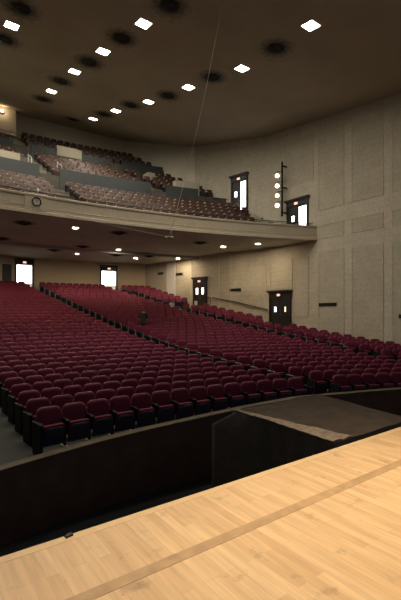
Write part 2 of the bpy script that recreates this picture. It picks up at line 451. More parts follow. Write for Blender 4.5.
# cross-aisle parapets
def parapet(name, r, z0, z1, tha, thb, m='parapet'):
    pr = [(r, z0), (r, z1), (r + .14, z1), (r + .14, z0)]
    return struct(ring(name, pr, M[m], n=40, tha=tha, thb=thb))
def bth(x, r): return math.asin((x - BX) / r)
parapet('wall_cross_aisle', 45.75, F1(5), EYE + 9.22, TL, bth(6.4, 45.75))
parapet('wall_cross_aisle', 45.75, F1(5), EYE + 9.22, bth(7.6, 45.75), bth(13.7, 45.75))
parapet('wall_cross_aisle', 45.75, F1(5), EYE + 9.22, bth(14.8, 45.75), bth(17.15, 45.75))
parapet('wall_upper_aisle', 50.95, F2(4), EYE + 12.45, TL, bth(5.9, 50.95))
parapet('wall_upper_aisle', 50.95, F2(4), EYE + 12.45, bth(7.1, 50.95), bth(13.0, 50.95))
parapet('wall_upper_aisle', 50.95, F2(4), EYE + 12.45, bth(13.9, 50.95), up_th(50.95) - .003)
# upper walls
bb = []
def quadwall(name, pts, z0, z1f, m, thick=.3):
    b = MB()
    for (xa, ya), (xb, yb) in zip(pts, pts[1:]):
        d = Vector((yb - ya, -(xb - xa), 0)).normalized() * thick
        vs = [(xa, ya, z0), (xb, yb, z0), (xb, yb, z1f(yb)), (xa, ya, z1f(ya))]; vs += [(v[0] + d.x, v[1] + d.y, v[2]) for v in vs]
        b.add(vs, [(0, 3, 2, 1), (4, 5, 6, 7), (0, 1, 5, 4), (3, 7, 6, 2), (0, 4, 7, 3), (1, 2, 6, 5)])
    return struct(fix_normals(b.obj(name, m)))
quadwall('wall_upper_right', [(18.7, 26.5), (17.1, 29.95), (15.5, 33.4)], 7.4, lambda y: zceil(y) + .2, M['upwall'])
arcpts = [pol(CX, CY, RB, th_of(15.5, RB) + (radians(-20) - th_of(15.5, RB)) * i / 24) for i in range(25)]
quadwall('wall_upper_back', arcpts, 7.4, lambda y: zceil(y) + .2, M['upwall'])

# the projecting booth wall at the top of the balcony
b = MB(); b.box(-2.0, 6.49, 33.0, 34.5, EYE + 13.6, zceil(33.0) + .02); b.box(-2.0, 6.52, 32.94, 33.02, EYE + 13.85, EYE + 14.1)
struct(b.obj('wall_booth', M['trim']))

# vomitory boxes and sloped stair cheeks
def cheek(name, x0, x1, r, z0, za, zb, w=1.6, m='trim'):
    """front-facing box on the tier, its top running from za to zb"""
    b = MB(); y0 = lambda x: BY + sqrt(max(r * r - (x - BX) ** 2, 0))
    vs = []
    for x, z in ((x0, za), (x1, zb)):
        for dy in (0, w): vs += [(x, y0(x) + dy, z0), (x, y0(x) + dy, z)]
    b.add(vs, [(0, 4, 5, 1), (2, 3, 7, 6), (1, 5, 7, 3), (0, 2, 6, 4), (0, 1, 3, 2), (4, 6, 7, 5)])
    return struct(fix_normals(b.obj(name, M[m])))
cheek('wall_stair_box', 2.9, 5.35, 46.0, F2(0), EYE + 9.72, EYE + 9.72, 1.5, 'boxbeige')
cheek('wall_stair_box', 8.87, 10.7, 50.82, EYE + 11.95, EYE + 12.72, EYE + 12.68, .6, 'boxbeige')
cheek('wall_stair_box', 15.05, 15.6, 48.9, F2(3) - 1, EYE + 11.15, EYE + 11.1, .9, 'boxbeige')
cheek('wall_stair_cheek', 15.6, 17.4, 46.0, F1(5), EYE + 9.75, EYE + 9.8, .4, 'boxbeige')
cheek('wall_stair_cheek', 18.3, 19.75, 41.6, F1(0), EYE + 6.6, EYE + 5.75, .4, 'boxbeige')

# radial stair strips
def stairs(name, xa, xb, rs, zf, w):
    b = MB()
    for r, z in zip(rs, zf):
        for h in range(2):
            rr = r - .62 + h * .44
            xm = xa + (xb - xa) * (rr - rs[0]) / max(rs[-1] - rs[0], .1)
            y = BY + sqrt(rr * rr - (xm - BX) ** 2)
            b.box(xm - w / 2, xm + w / 2, y, y + .5, z - .25, z + .012 + h * .20)
    return struct(b.obj(name, M['step']))
stairs('floor_stair', 7.0, 7.0, R1 + [R1[-1] + .8], [F1(k) for k in range(6)] + [F1(5)], 1.0)
stairs('floor_stair', 6.8, 6.5, R2, [F2(k) for k in range(5)], 1.0)
stairs('floor_stair', 6.4, 6.3, R3, [F3(k) for k in range(3)], 1.0)
stairs('floor_stair', 14.6, 13.3, R2, [F2(k) for k in range(5)], .9)

# ------------------------------------------------------------------ seats
def rr_outline(w, z0, z1, rad, n=5, rb=.03):
    pts = []
    for cx, cz, a0, r in ((w / 2 - rb, z0 + rb, -90, rb), (w / 2 - rad, z1 - rad, 0, rad), (-w / 2 + rad, z1 - rad, 90, rad), (-w / 2 + rb, z0 + rb, 180, rb)):
        for i in range(n):
            a = radians(a0 + 90 * i / (n - 1)); pts.append((cx + r * cos(a), cz + r * sin(a)))
    return pts
def pad(b, w, z0, z1, rad, y0, y1, tilt, crown=.03, mi=0, n=5, curve=0.0, pivot=None, smooth=True):
    """padded slab in the XZ plane between y0 (front) and y1 (back), tilted about its lower edge"""
    o = rr_outline(w, z0, z1, rad, n); k = len(o); cz = (z0 + z1) / 2
    zp = z0 if pivot is None else pivot
    def T(x, y, z):
        y += (x * x) * -curve
        dz = z - zp; return (x, y + dz * sin(tilt), zp + dz * cos(tilt))
    def loop(s, y): return [T(x * s, y, cz + (z - cz) * s) for x, z in o]
    vs = loop(.70, y0) + loop(.93, y0 + crown * .35) + loop(1, y0 + crown) + loop(1, y1 - .012) + loop(.96, y1)
    vs += [T(0, y0 - .004, cz), T(0, y1, cz)]
    fs = []
    for i in range(4):
        for j in range(k): fs.append((i * k + j, i * k + (j + 1) % k, (i + 1) * k + (j + 1) % k, (i + 1) * k + j))
    c0, c1 = 5 * k, 5 * k + 1
    for j in range(k): fs.append((c0, (j + 1) % k, j)); fs.append((c1, 4 * k + j, 4 * k + (j + 1) % k))
    b.add(vs, fs, mi, smooth)
SW = .53
def g_back(b, mi=0, n=5): pad(b, .50, .40, .88, .115, -.11, -.015, radians(10), .05, mi, n, curve=.35)
def g_cush(b, mi=0, n=4): pad(b, .44, .28, .58, .05, -.225, -.10, radians(-17), .03, mi, n)
def g_pan(b, mi=0, n=4): pad(b, .455, .14, .53, .10, -.265, -.222, radians(-17), .02, mi, n, pivot=.28)
def g_arm(b, mi=0):
    vs = []
    for y, z, w in ((-.36, .585, .02), (-.35, .62, .03), (-.20, .635, .03), (-.03, .62, .025)):
        vs += [(-SW / 2 - w, y, z - .03), (-SW / 2 + w, y, z - .03), (-SW / 2 + w, y, z), (-SW / 2 - w, y, z)]
    fs = [(0, 1, 2, 3), (12, 15, 14, 13)]
    for i in range(3):
        for k in range(4): fs.append((i * 4 + k, (i + 1) * 4 + k, (i + 1) * 4 + (k + 1) % 4, i * 4 + (k + 1) % 4))
    b.add(vs, fs, mi)
def g_std(b, mi=0):
    x = -SW / 2; prof = [(-.20, .0), (-.06, .0), (-.05, .30), (.02, .60), (-.30, .60), (-.27, .42), (-.19, .28)]
    k = len(prof); vs = [(x - .014, y, z) for y, z in prof] + [(x + .014, y, z) for y, z in prof]
    fs = [tuple(range(k)), tuple(range(2 * k - 1, k - 1, -1))] + [(i, i + k, (i + 1) % k + k, (i + 1) % k) for i in range(k)]
    b.add(vs, fs, mi)
def g_foot(b, mi=0): x = -SW / 2; b.box(x - .036, x + .036, -.33, -.02, -.02, .085, mi)
def g_end(b, s=-1, mi=0, mj=1, edge=True):
    x = s * (SW / 2 + .03)
    prof = [(-.40, 0), (.02, 0), (.07, .62), (-.40, .62)]
    vs = [(x - .02, y, z) for y, z in prof] + [(x + .02, y, z) for y, z in prof]
    b.add(vs, [(3, 2, 1, 0), (4, 5, 6, 7), (0, 1, 5, 4), (1, 2, 6, 5), (2, 3, 7, 6), (3, 0, 4, 7)], mi)
    if not edge: mj = mi
    b.box(x - .022, x + .022, -.415, -.395, 0, .63, mj); b.box(x - .022, x + .022, -.40, .072, .612, .63, mj)
def mk(fn, name, mats, **kw):
    b = MB(); fn(b, **kw); o = b.obj(name, mats); return o
SEATM = dict(
    backrest=MB(), cushion=MB(), seat_pan=MB(), armrest=MB(), standard=MB(), foot=MB())
g_back(SEATM['backrest']); g_cush(SEATM['cushion']); g_pan(SEATM['seat_pan']); g_arm(SEATM['armrest']); g_std(SEATM['standard']); g_foot(SEATM['foot'])
SMAT = dict(backrest=M['velvet'], cushion=M['velvet_c'], seat_pan=M['navy'], armrest=M['iron'], standard=M['iron'], foot=M['foot'])
MESH = {k: v.mesh(k, [SMAT[k]]) for k, v in SEATM.items()}
def endmesh(s, e=True):
    b = MB(); g_end(b, s, edge=e); return b.mesh('end_panel', [M['iron'], M['alu']])
MESH['end-1'] = endmesh(-1); MESH['end1'] = endmesh(1); MESH['endA'] = endmesh(-1, False); MESH['endB'] = endmesh(1, False)
def armmesh_r():
    b = MB(); g_arm(b); g_std(b); return b
def add_part(name, mesh, parent):
    o = bpy.data.objects.new(name, mesh); COL.objects.link(o); o.parent = parent; return o
proto = empty('theatre_seat', (0, 0, 0)); proto_parts = []
for k in ('backrest', 'cushion', 'seat_pan', 'armrest', 'standard'):
    proto_parts.append(add_part(k, MESH[k], proto))
proto_foot = add_part('foot', MESH['foot'], proto_parts[-1])
def copy_seat(root):
    r = root.copy(); COL.objects.link(r)
    for ch in proto_parts:
        c = ch.copy(); COL.objects.link(c); c.parent = r
        if ch.name.startswith('standard'):
            d = proto_foot.copy(); COL.objects.link(d); d.parent = c
    return r
def X1(y):
    v = 10.41 - .026 * (y - 7.46)
    if y > 20: v -= .0075 * (y - 20) ** 2
    return v
def X2(y):
    ks = [(4, 16.6), (9.7, 17.0), (11.4, 17.5), (14, 17.75), (16, 17.8), (20, 17.55), (22, 17.4), (26.9, 16.7), (29.2, 15.9), (32.8, 14.75), (40, 12)]
    for (a, za), (c, zb) in zip(ks, ks[1:]):
        if y <= c: return za + (zb - za) * (y - a) / (c - a)
    return 12
seats = []     # (block, row, n-from-end, x, y, z, theta, endflag)
def th_at(r, fn, lo=radians(-10), hi=radians(52)):
    # angle on radius r where x crosses fn(y)
    for _ in range(40):
        m = (lo + hi) / 2; x, y = pol(CX, CY, r, m)
        if x < fn(y): lo = m
        else: hi = m
    return lo
i = 0
while R0 + PITCH * i < RB - .55:
    r = R0 + PITCH * i
    ta, tb = th_at(r, lambda y: 1.98), th_at(r, lambda y: X1(y) - 1.02)
    n = max(1, round((tb - ta) * r / SW)); st_ = (tb - ta) / n
    if i == 0: tb -= 0
    for j in range(n):
        th = ta + st_ * (j + .5); x, y = pol(CX, CY, r, th)
        seats.append(['A', i, n - j, x, y, frise(r - R0), th, -1 if j == 0 else (1 if j == n - 1 else 0)])
    ta, tb = th_at(r, lambda y: X1(y)), th_at(r, lambda y: X2(y) - 1.1)
    n = max(1, round((tb - ta) * r / SW)); st_ = (tb - ta) / n
    for j in range(n):
        th = ta + st_ * (j + .5); x, y = pol(CX, CY, r, th)
        if y < 3.6: continue
        seats.append(['B', i, j + 1, x, y, frise(r - R0), th, -1 if j == 0 else (1 if j == n - 1 else 0)])
    i += 1
r = 24.0; i = 0
while r < RB - .6:
    ta, tb = th_at(r, X2), th_at(r, lambda y: wallx(y) - .12)
    n = max(1, int((tb - ta) * r / SW)); st_ = SW / r
    for j in range(n):
        th = tb - st_ * (n - j - .5); x, y = pol(CX, CY, r, th)
        if x > wallx(y) - .9 and 17.2 < y < 19.7: continue
        if x > wallx(y) - 1.3 and 25.0 < y < 27.2: continue
        if y < 5: continue
        seats.append(['C', i, j + 1, x, y, frise(r - R0), th, -1 if j == 0 else 0])
    r += .68; i += 1
def inview(s, m=8):
    u, v, d = project(s[3], s[4], s[5] + .7); return -m < u < 401 + m and d > 0
def dist(s): return project(s[3], s[4], s[5] + .7)[2]
vis = sorted([s for s in seats if inview(s)], key=dist)
near = vis[:300]; nearid = {id(s) for s in near}
def seat_label(s):
    if s[0] == 'A': return 'maroon seat, %s row behind the pit wall, %s in from the dividing aisle' % (ORD[s[1] + 1], ORD[s[2]])
    if s[0] == 'B': return 'maroon seat across the dividing aisle, %s row up, %s in from its end panel' % (ORD[s[1] + 1], ORD[s[2]])
    return 'maroon seat by the panelled side wall, %s short row up, %s in from its aisle' % (ORD[s[1] + 1], ORD[s[2]])
GRP = {'A': 'maroon seats in the block behind the pit', 'B': 'maroon seats across the dividing aisle', 'C': 'maroon seats along the side wall'}
for k, s in enumerate(near):
    o = proto if k == 0 else copy_seat(proto)
    o.location = s[3:6]; o.rotation_euler = (0, 0, -s[6])
    tag(o, seat_label(s), 'seat', GRP[s[0]])
    if s[7]: add_part('end_panel', MESH[('end-1' if s[0] == 'B' and s[1] > 1 else 'endA') if s[7] < 0 else 'endB'], o)
# the rest of the seats
src = MB(); g_back(src, 0, 3); g_cush(src, 1, 3); g_pan(src, 2, 3); g_arm(src, 3); g_std(src, 3)
srce = {}
for e in (-1, 1):
    bb_ = MB(); bb_.v, bb_.f, bb_.mi, bb_.sm = list(src.v), list(src.f), list(src.mi), list(src.sm); g_end(bb_, e, 3, 4); srce[e] = bb_
srce[0] = src
rest = MB()
for s in seats:
    if id(s) in nearid: continue
    u, v, d = project(s[3], s[4], s[5] + .7)
    if d < 0 or u < -70 or u > 460 or hypot(s[3] - 10.95, s[4] - 20.75) < .5: continue
    q = srce[s[7]]; c, n_ = cos(-s[6]), sin(-s[6])
    o = len(rest.v)
    rest.v += [(s[3] + x * c - y * n_, s[4] + x * n_ + y * c, s[5] + z) for x, y, z in q.v]
    rest.f += [tuple(a + o for a in f) for f in q.f]; rest.mi += q.mi; rest.sm += q.sm
ro = rest.obj('theatre_seats', [M['velvet'], M['velvet_c'], M['navy'], M['iron'], M['alu']])
tag(ro, 'maroon theatre seats filling the farther rows up to the back doors', 'seats', kind='stuff')

# balcony seats --------------------------------------------------------------
def bseat():
    b = MB()
    pad(b, .46, .36, .86, .07, -.06, 0, radians(9), .02, 0, 3, curve=.3)
    pad(b, .42, .20, .56, .06, -.20, -.10, radians(-14), .02, 1, 3)
    x = -SW / 2
    b.box(x - .016, x + .016, -.28, .02, 0, .58, 2); b.box(x - .035, x + .035, -.33, .02, .58, .62, 3)
    return b
BS = bseat(); BSM = BS.mesh('balcony_seat', [M['bseat'], M['bseat2'], M['iron'], M['barm']])
bs = []
def brow(block, i, r, z, segs):
    for xa, xb in segs:
        ta = math.asin((xa - BX) / r); tb = math.asin((min(xb, 19.6) - BX) / r)
        tb = min(tb, up_th(r) - .25 / r)
        n = int((tb - ta) * r / SW)
        if n < 1: continue
        for j in range(n):
            th = ta + (tb - ta) * (j + .5) / n; x, y = pol(BX, BY, r, th)
            if (x < 6.9 and y > 32.3) or (block == 'front' and i <= 3 and x > 18.0) or (14.7 < x < 15.9 and block == 'rear' and i >= 3): continue
            bs.append([block, i, j + 1, n - j, x, y, z, th, xa])
for k in range(6): brow('front', k, R1[k], F1(k), [(.6, 6.45), (7.55, 17.0 if k > 9 else 19.4)])
for k in range(5):
    s0 = (5.5 if k < 2 else 0.8)
    segs = [(s0, 6.25 - .06 * k)] if k < 2 else [(.8, 6.25 - .06 * k)]
    xa2 = 7.4 - .06 * k; xe = 14.1 - .3 * k
    segs += [(xa2, xe)]
    segs += [(xe + .95, 19.5)]
    brow('rear', k, R2[k], F2(k), segs)
for k in range(3): brow('top', k, R3[k], F3(k), [(.8, 5.85), (6.95, 19)])
def bproj(s): return project(s[4], s[5], s[6] + .7)
bvis = sorted([s for s in bs if -6 < bproj(s)[0] < 404 and bproj(s)[1] > 60], key=lambda s: bproj(s)[2])
bnear = bvis[:300]; bid = {id(s) for s in bnear}
BN = {'front': 'front balcony block', 'rear': 'middle balcony block', 'top': 'top balcony block'}
def bseat_label(s):
    side = 'before the stair' if s[8] < 7 and s[8] != 7.4 else 'past the stair'
    nn = s[3] if side == 'before the stair' else s[2]
    if s[0] == 'rear' and s[8] > 12: side = 'past the second stair'
    if s[0] == 'rear' and 10 < s[8] < 10.4: side = 'past the beige box'
    return 'brown balcony seat, %s %s row, %s one %s' % ({'front': 'railing-side', 'rear': 'middle-tier', 'top': 'top-tier'}[s[0]], ORD[s[1] + 1], ORD[nn], side)
for k, s in enumerate(bnear):
    o = bpy.data.objects.new('balcony_chair', BSM); COL.objects.link(o)
    o.location = s[4:7]; o.rotation_euler = (0, 0, -s[7])
    tag(o, bseat_label(s), 'seat', 'brown seats in the ' + BN[s[0]])
rest = MB()
for s in bs:
    if id(s) in bid or not (-60 < bproj(s)[0] < 460): continue
    c, n_ = cos(-s[7]), sin(-s[7]); o = len(rest.v)
    rest.v += [(s[4] + x * c - y * n_, s[5] + x * n_ + y * c, s[6] + z) for x, y, z in BS.v]
    rest.f += [tuple(a + o for a in f) for f in BS.f]; rest.mi += BS.mi; rest.sm += BS.sm
ro = rest.obj('balcony_chairs', [M['bseat'], M['bseat2'], M['iron'], M['barm']])
tag(ro, 'brown balcony seats in the topmost and outermost rows under the rear wall', 'seats', kind='stuff')

# ------------------------------------------------------------------ balcony rail, clock
rt = tag(empty('balcony_railing', (BX, BY + RF, ZT)), 'long low dark railing along the top of the balcony front', 'railing')
def local(o, p): return (p[0] - o.location.x, p[1] - o.location.y, p[2] - o.location.z)
b = MB(); te = wall_th(RF + .1) - .004; pts = []
for i in range(91):
    th = TL + (te - TL) * i / 90; x, y = pol(BX, BY, RF + .14, th); pts.append(local(rt, (x, y, ZT + .17)))
b.tube(pts, .022, 6); b.obj('handrail', M['rail'], rt)
b = MB(); pts = [(p[0], p[1], p[2] - .09) for p in pts]; b.tube(pts, .014, 6); b.obj('lower_rail', M['rail'], rt)
b = MB(); b.tube([(0, 0, 0), (0, 0, .17)], .016, 6); pm = b.mesh('post', [M['rail']])
i = 0
th = TL
while th < te:
    x, y = pol(BX, BY, RF + .14, th)
    if x > 1.5:
        o = add_part('post', pm, rt); o.location = local(rt, (x, y, ZT))
    th += .85 / RF
# clock
thc = math.asin((4.55 - BX) / RF); cxk, cyk = pol(BX, BY, RF, thc); czk = EYE + 5.03
ck = tag(empty('wall_clock', (cxk, cyk - .0, czk - .20)), 'round black-rimmed wall clock on the balcony front', 'clock')
R90 = Matrix.Rotation(radians(90), 4, 'X')
b = MB(); b.lathe([(.155, .0), (.20, .0), (.205, .05), (.19, .075), (.165, .06), (.155, .03)], 32, 0, Matrix.Translation((0, -.005, .20)) @ R90, cap=False); b.obj('rim', M['rail'], ck)
b = MB(); b.lathe([(.16, .02), (.16, .03)], 32, 0, Matrix.Translation((0, -.005, .20)) @ R90, False); b.obj('dial', M['clockface'], ck)
b = MB()
for k in range(12):
    a = radians(30 * k); mt = Matrix.Translation((0, -.037, .20)) @ Matrix.Rotation(a, 4, 'Y'); b.box(-.006, .006, -.002, .002, .115, .145, 0, mt)
b.obj('hour_marks', M['rail'], ck)
for ang, ln, w in ((12, .08, .008), (-6, .12, .006)):
    b = MB(); b.box(-w, w, -.002, .002, -.02, ln, 0, Matrix.Translation((0, -.042, .20)) @ Matrix.Rotation(radians(ang), 4, 'Y')); b.obj('hand', M['rail'], ck)
b = MB(); b.box(-.50, .50, -.03, .02, -.18, .57); b.obj('backboard', M['fascia'], ck)
# the little fitting on the rail above the clock
b = MB(); b.tube([(0, 0, 0), (0, 0, .22)], .02, 8); b.lathe([(.03, .22), (.045, .25), (.045, .33), (.02, .36)], 10)
fx = tag(b.obj('rail_lamp', M['railp'], None, (cxk + .1, cyk + .2, ZT)), 'small pale knob standing on the railing above the clock', 'lamp')

# ------------------------------------------------------------------ doors
def door(name, x, y, z, rot, w, h, leaves, cornice=True, frame='door', opening=False):
    """local x along the wall, -y into the room"""
    d = empty(name, (x, y, z), rot); d['kind'] = 'structure'
    b = MB(); fw = .11; hd = .36
    b.box(-w / 2, -w / 2 + fw, -.10, .06, 0, h); b.box(w / 2 - fw, w / 2, -.10, .06, 0, h); b.box(-w / 2 + fw, w / 2 - fw, -.09, .06, h - hd, h)
    b.obj('door_frame', M[frame], d)
    if cornice:
        b = MB(); b.box(-w / 2 - .10, w / 2 + .10, -.24, .05, h, h + .09); b.box(-w / 2 - .05, w / 2 + .05, -.17, .05, h - .07, h); b.obj('cornice', M[frame], d)
    iw = w - 2 * fw; n = len(leaves)
    for k, lf in enumerate(leaves):
        a = -iw / 2 + iw * k / n; c = a + iw / n
        if lf['kind'] == 'open':
            b = MB(); b.box(a + .10, c - .05, -.005, .005, .02, h - hd - .10); b.obj('daylit_opening', M['glow'], d)
            b = MB(); b.box(a, a + .10, -.04, .03, 0, h - hd); b.box(c - .05, c, -.04, .03, 0, h - hd); b.box(a + .10, c - .05, -.04, .03, h - hd - .10, h - hd); b.obj('stile', M[frame], d)
        else:
            b = MB(); b.box(a + .005, c - .005, -.045, .0, .01, h - hd); l = b.obj('door_leaf', M[lf.get('m', frame)], d)
            wx, wz, ww, wh, wm = lf['win']
            m = (a + c) / 2 + wx
            b = MB(); b.box(m - ww / 2, m + ww / 2, -.055, -.04, wz, wz + wh); b.obj('window_pane', M[wm], l)
            b = MB(); s_ = 1 if k == 0 else -1
            hx = (c - .07) if k == 0 else (a + .07)
            b.tube([(hx, -.05, .95), (hx, -.09, .97), (hx, -.09, 1.23), (hx, -.05, 1.25)], .012, 6); b.obj('pull_handle', M['alu'], l)
    return d
def exit_sign(x, y, z, rot, label, s=.8):
    e = tag(empty('exit_sign', (x, y, z), rot), label, 'exit sign')
    b = MB(); b.box(-.17 * s, .17 * s, -.07, 0, 0, .20 * s); b.obj('housing', M['boxwhite'], e)
    b = MB(); b.box(-.155 * s, .155 * s, -.078, -.068, .015, .185 * s); b.obj('face', M['exitred'], e)
    cu = bpy.data.curves.new('lettering', 'FONT'); cu.body = 'EXIT'; cu.size = .165 * s; cu.align_x = 'CENTER'; cu.extrude = .002; cu.materials.append(M['exitlet'])
    t0 = bpy.data.objects.new('lettering', cu); COL.objects.link(t0)
    dg = bpy.context.evaluated_depsgraph_get(); dg.update(); tm = bpy.data.meshes.new_from_object(t0.evaluated_get(dg)); bpy.data.objects.remove(t0)
    t = bpy.data.objects.new('lettering', tm); COL.objects.link(t); t.parent = e; t.location = (0, -.081, .045 * s); t.rotation_euler = (radians(90), 0, 0)
    return e
RW_ = radians(-90)                       # local -y points to -x world? (faces the house)
W = dict(win=(0, 1.35, .16, .28, 'glow'))
# right wall, ground floor: the pair of dark doors near the front
door('door_1', 19.99, 18.42, 1.50, radians(-90), 1.92, 2.72,
     [dict(kind='leaf', win=(0.02, 1.38, .18, .34, 'glowb')), dict(kind='leaf', win=(.05, 1.38, .12, .34, 'gloww'))])
exit_sign(19.86, 18.42, 3.92, radians(-90), 'small lit exit sign over the dark doors near the tall side wall panels')
aw = radians(-90) + atan2(.2, 1)
door('door_2', 18.79, 25.90, 3.02, aw, 1.45, 2.58, [dict(kind='leaf', m='doorred', win=(.0, 1.3, .20, .50, 'glow')), dict(kind='leaf', m='doorred', win=(.0, 1.3, .20, .50, 'glow'))])
exit_sign(18.70, 25.88, 5.28, aw, 'small lit exit sign over the reddish double doors below the balcony')
b = MB(); b.box(-.16, .16, -.012, 0, 0, .34)
tag(b.obj('notice', M['boxwhite'], None, (18.55, 26.15, 3.45), aw), 'small pale notice taped low on the reddish door', 'notice')
# right wall, balcony level
door('door_3', 19.56, 22.03, EYE + 7.25, aw, 1.50, 2.90, [dict(kind='leaf', win=(0.02, 1.40, .20, .40, 'glow')), dict(kind='open')])
exit_sign(19.47, 22.0, EYE + 9.83, aw, 'small lit exit sign over the upper balcony door beside the seats')
door('door_4', 19.99, 16.93, EYE + 4.55, radians(-90), 1.72, 2.72, [dict(kind='leaf', win=(0.02, 1.40, .20, .36, 'glow')), dict(kind='open')])
exit_sign(19.86, 16.93, EYE + 6.95, radians(-90), 'small lit exit sign over the balcony door nearest the balcony front')
# back wall: two openings to the bright lobby
def lobby_door(name, D, zt, zf, label):
    th = (D[0] + D[1]) / 2; x, y = pol(CX, CY, RB, th); w = (D[1] - D[0]) * RB
    d = empty(name, (x, y, zf), -th); d['kind'] = 'structure'
    h = zt - zf; fw = .13
    b = MB(); b.box(-w / 2 - fw, -w / 2, -.10, .36, 0, h + .40); b.box(w / 2, w / 2 + fw, -.10, .36, 0, h + .40); b.box(-w / 2, w / 2, -.09, .30, h, h + .40); b.obj('door_frame', M['door'], d)
    b = MB(); b.box(-w / 2 - fw - .06, w / 2 + fw + .06, -.18, .0, h + .40, h + .47); b.obj('cornice', M['door'], d)
    b = MB(); b.box(-w / 2 - .6, w / 2 + .9, .36, 2.4, -.06, 0); b.obj('lobby_floor', M['lobbyf'], d)
    b = MB(); b.box(-w / 2 - .6, -w / 2 - .5, .36, 2.4, 0, h + .3); b.box(w / 2 + .8, w / 2 + .9, .36, 2.4, 0, h + .3); b.box(-w / 2 - .6, w / 2 + .9, .36, 2.4, h + .3, h + .36)
    b.box(-w / 2 - .6, w / 2 + .9, 2.3, 2.4, 0, .75)
    b.obj('lobby_wall', M['lobby'], d)
    b = MB(); b.box(-w / 2 - .5, w / 2 + .8, 2.3, 2.36, .75, h + .3); b.obj('daylit_window', M['glow'], d)
    b = MB()
    for fx_ in (.28, .72): b.box(-w / 2 - .5 + (w + 1.3) * fx_ - .03, -w / 2 - .5 + (w + 1.3) * fx_ + .03, 2.26, 2.31, .75, h + .3)
    b.obj('mullion', M['lobby'], d)
    xs, ys_ = pol(CX, CY, RB - .11, th)
    exit_sign(xs, ys_, zt + .1, -th, label)
    return d, x, y, th
lobby_door('door_5', D1, 6.72, zfloor(7.4, 34.5) - .02, 'small lit exit sign over the bright doorway at the aisle top')
lobby_door('door_6', D2, 6.58, zfloor(14.2, 33.6) - .02, 'small lit exit sign over the bright doorway near the hall corner')
xg, yg = pol(CX, CY, RB - .03, th_of(6.12, RB)); 
b = MB(); b.box(-.34, .34, -.05, .05, 0, 2.1); d7 = struct(b.obj('door_7', M['doorgrey'], None, (xg, yg, 4.58), -th_of(6.12, RB)))
b = MB()
for s_ in (-1, 1): b.box(s_ * .40 - .06, s_ * .40 + .06, -.07, .05, 0, 2.2)
b.box(-.46, .46, -.07, .05, 2.1, 2.24); b.obj('door_frame', M['trim'], d7)
xg, yg = pol(CX, CY, RB - .08, th_of(6.6, RB))
b = MB(); b.box(-.05, .05, -.1, .08, 0, 3.1); struct(b.obj('trim_1', M['trim'], None, (xg, yg, 4.2), 0))
# pilasters on the rear side wall
for (yc, wd, nm) in ((29.25, 1.05, 'trim_2'), (24.0, .12, 'trim_3'), (22.9, .12, 'trim_4'), (26.95, .18, 'trim_5')):
    xw = wallx(yc); mm = M['pilaster'] if wd > 1 else M['trim']; b = MB(); b.box(-wd / 2, wd / 2, -.10 if wd > 1 else -.03, .1, -2.5, 3.0); struct(b.obj(nm, mm, None, (xw, yc, 4.3), aw))

# ------------------------------------------------------------------ lamps and vents in the ceilings
LIGHTS = [(12.41, 9.87), (12.66, 14.09), (11.94, 17.53), (11.35, 20.86), (10.71, 24.05), (10.32, 27.06), (7.53, 14.25), (7.12, 17.41), (6.78, 20.33), (6.71, 24.24), (3.42, 18.26)]
LROW = ['outer'] * 6 + ['middle'] * 4 + ['inner']
def clight(x, y, label, group):
    s = .24; sl = (zceil(y + .1) - zceil(y - .1)) / .2
    L = empty('ceiling_light', (x, y, zceil(y) - .005)); L.rotation_euler = (math.atan(sl), 0, 0); tag(L, label, 'ceiling light', group)
    b = MB()
    for a in ((-s - .04, s + .04, -s - .04, -s), (-s - .04, s + .04, s, s + .04), (-s - .04, -s, -s, s), (s, s + .04, -s, s)): b.box(*a, -.03, .02)
    b.obj('frame', M['soffit'], L)
    b = MB(); b.box(-s, s, -s, s, -.012, .0); b.obj('diffuser', M['lampface'], L)
    return L
cnt = {}
for (x, y), rw in zip(LIGHTS, LROW):
    cnt[rw] = cnt.get(rw, 0) + 1
    lab = ('square ceiling light nearest the booth, alone above the balcony clock' if rw == 'inner' else
           'square ceiling light, %s from the stage in the row %s' % (ORD[cnt[rw]], 'beside the panelled wall' if rw == 'outer' else 'over the balcony aisle'))
    clight(x, y, lab, 'square lights in the main ceiling')
VENTS = [(12.59, 11.84), (12.21, 15.75), (11.7, 19.22), (10.92, 22.29), (10.46, 25.42), (9.74, 29.55), (7.76, 12.6), (7.33, 15.84), (7.0, 18.86), (6.67, 22.25), (6.71, 26.13), (3.48, 16.75), (3.37, 19.68)]
VROW = ['w'] * 6 + ['m'] * 5 + ['i'] * 2
def vent(x, y, z, tilt, label, group, r=.30, soot=True, name='ceiling_vent'):
    v = tag(empty(name, (x, y, z)), label, 'ceiling vent', group); v.rotation_euler = (tilt, 0, 0)
    b = MB()
    for k in range(3):
        rr = r * (1 - .3 * k); b.lathe([(rr * .72, -.01 - .035 * k), (rr, -.02 - .035 * k), (rr, -.035 - .035 * k), (rr * .68, -.02 - .035 * k)], 20, cap=False)
    b.obj('cone', M['vent'], v)
    b = MB(); n = 28; vs = [(0, 0, -.006)]; rnd = random.Random(int(x * 100 + y * 7))
    for k in range(n):
        q = (1.12 if name == 'ceiling_vent' else .70) * (.94 + .06 * rnd.random()); vs.append((q * cos(2 * pi * k / n), q * sin(2 * pi * k / n), -.006))
    vs += [(p[0], p[1], .0) for p in vs]
    b.add(vs, [(0, k + 2 if k + 2 <= n else 1, k + 1) for k in range(n)] + [(k + 1, (k + 1) % n + 1, (k + 1) % n + 1 + n + 1, k + 1 + n + 1) for k in range(n)])
    b.obj('soot_ring', M['soot' if name == 'ceiling_vent' else 'soot2'], v)
    return v
cnt = {}
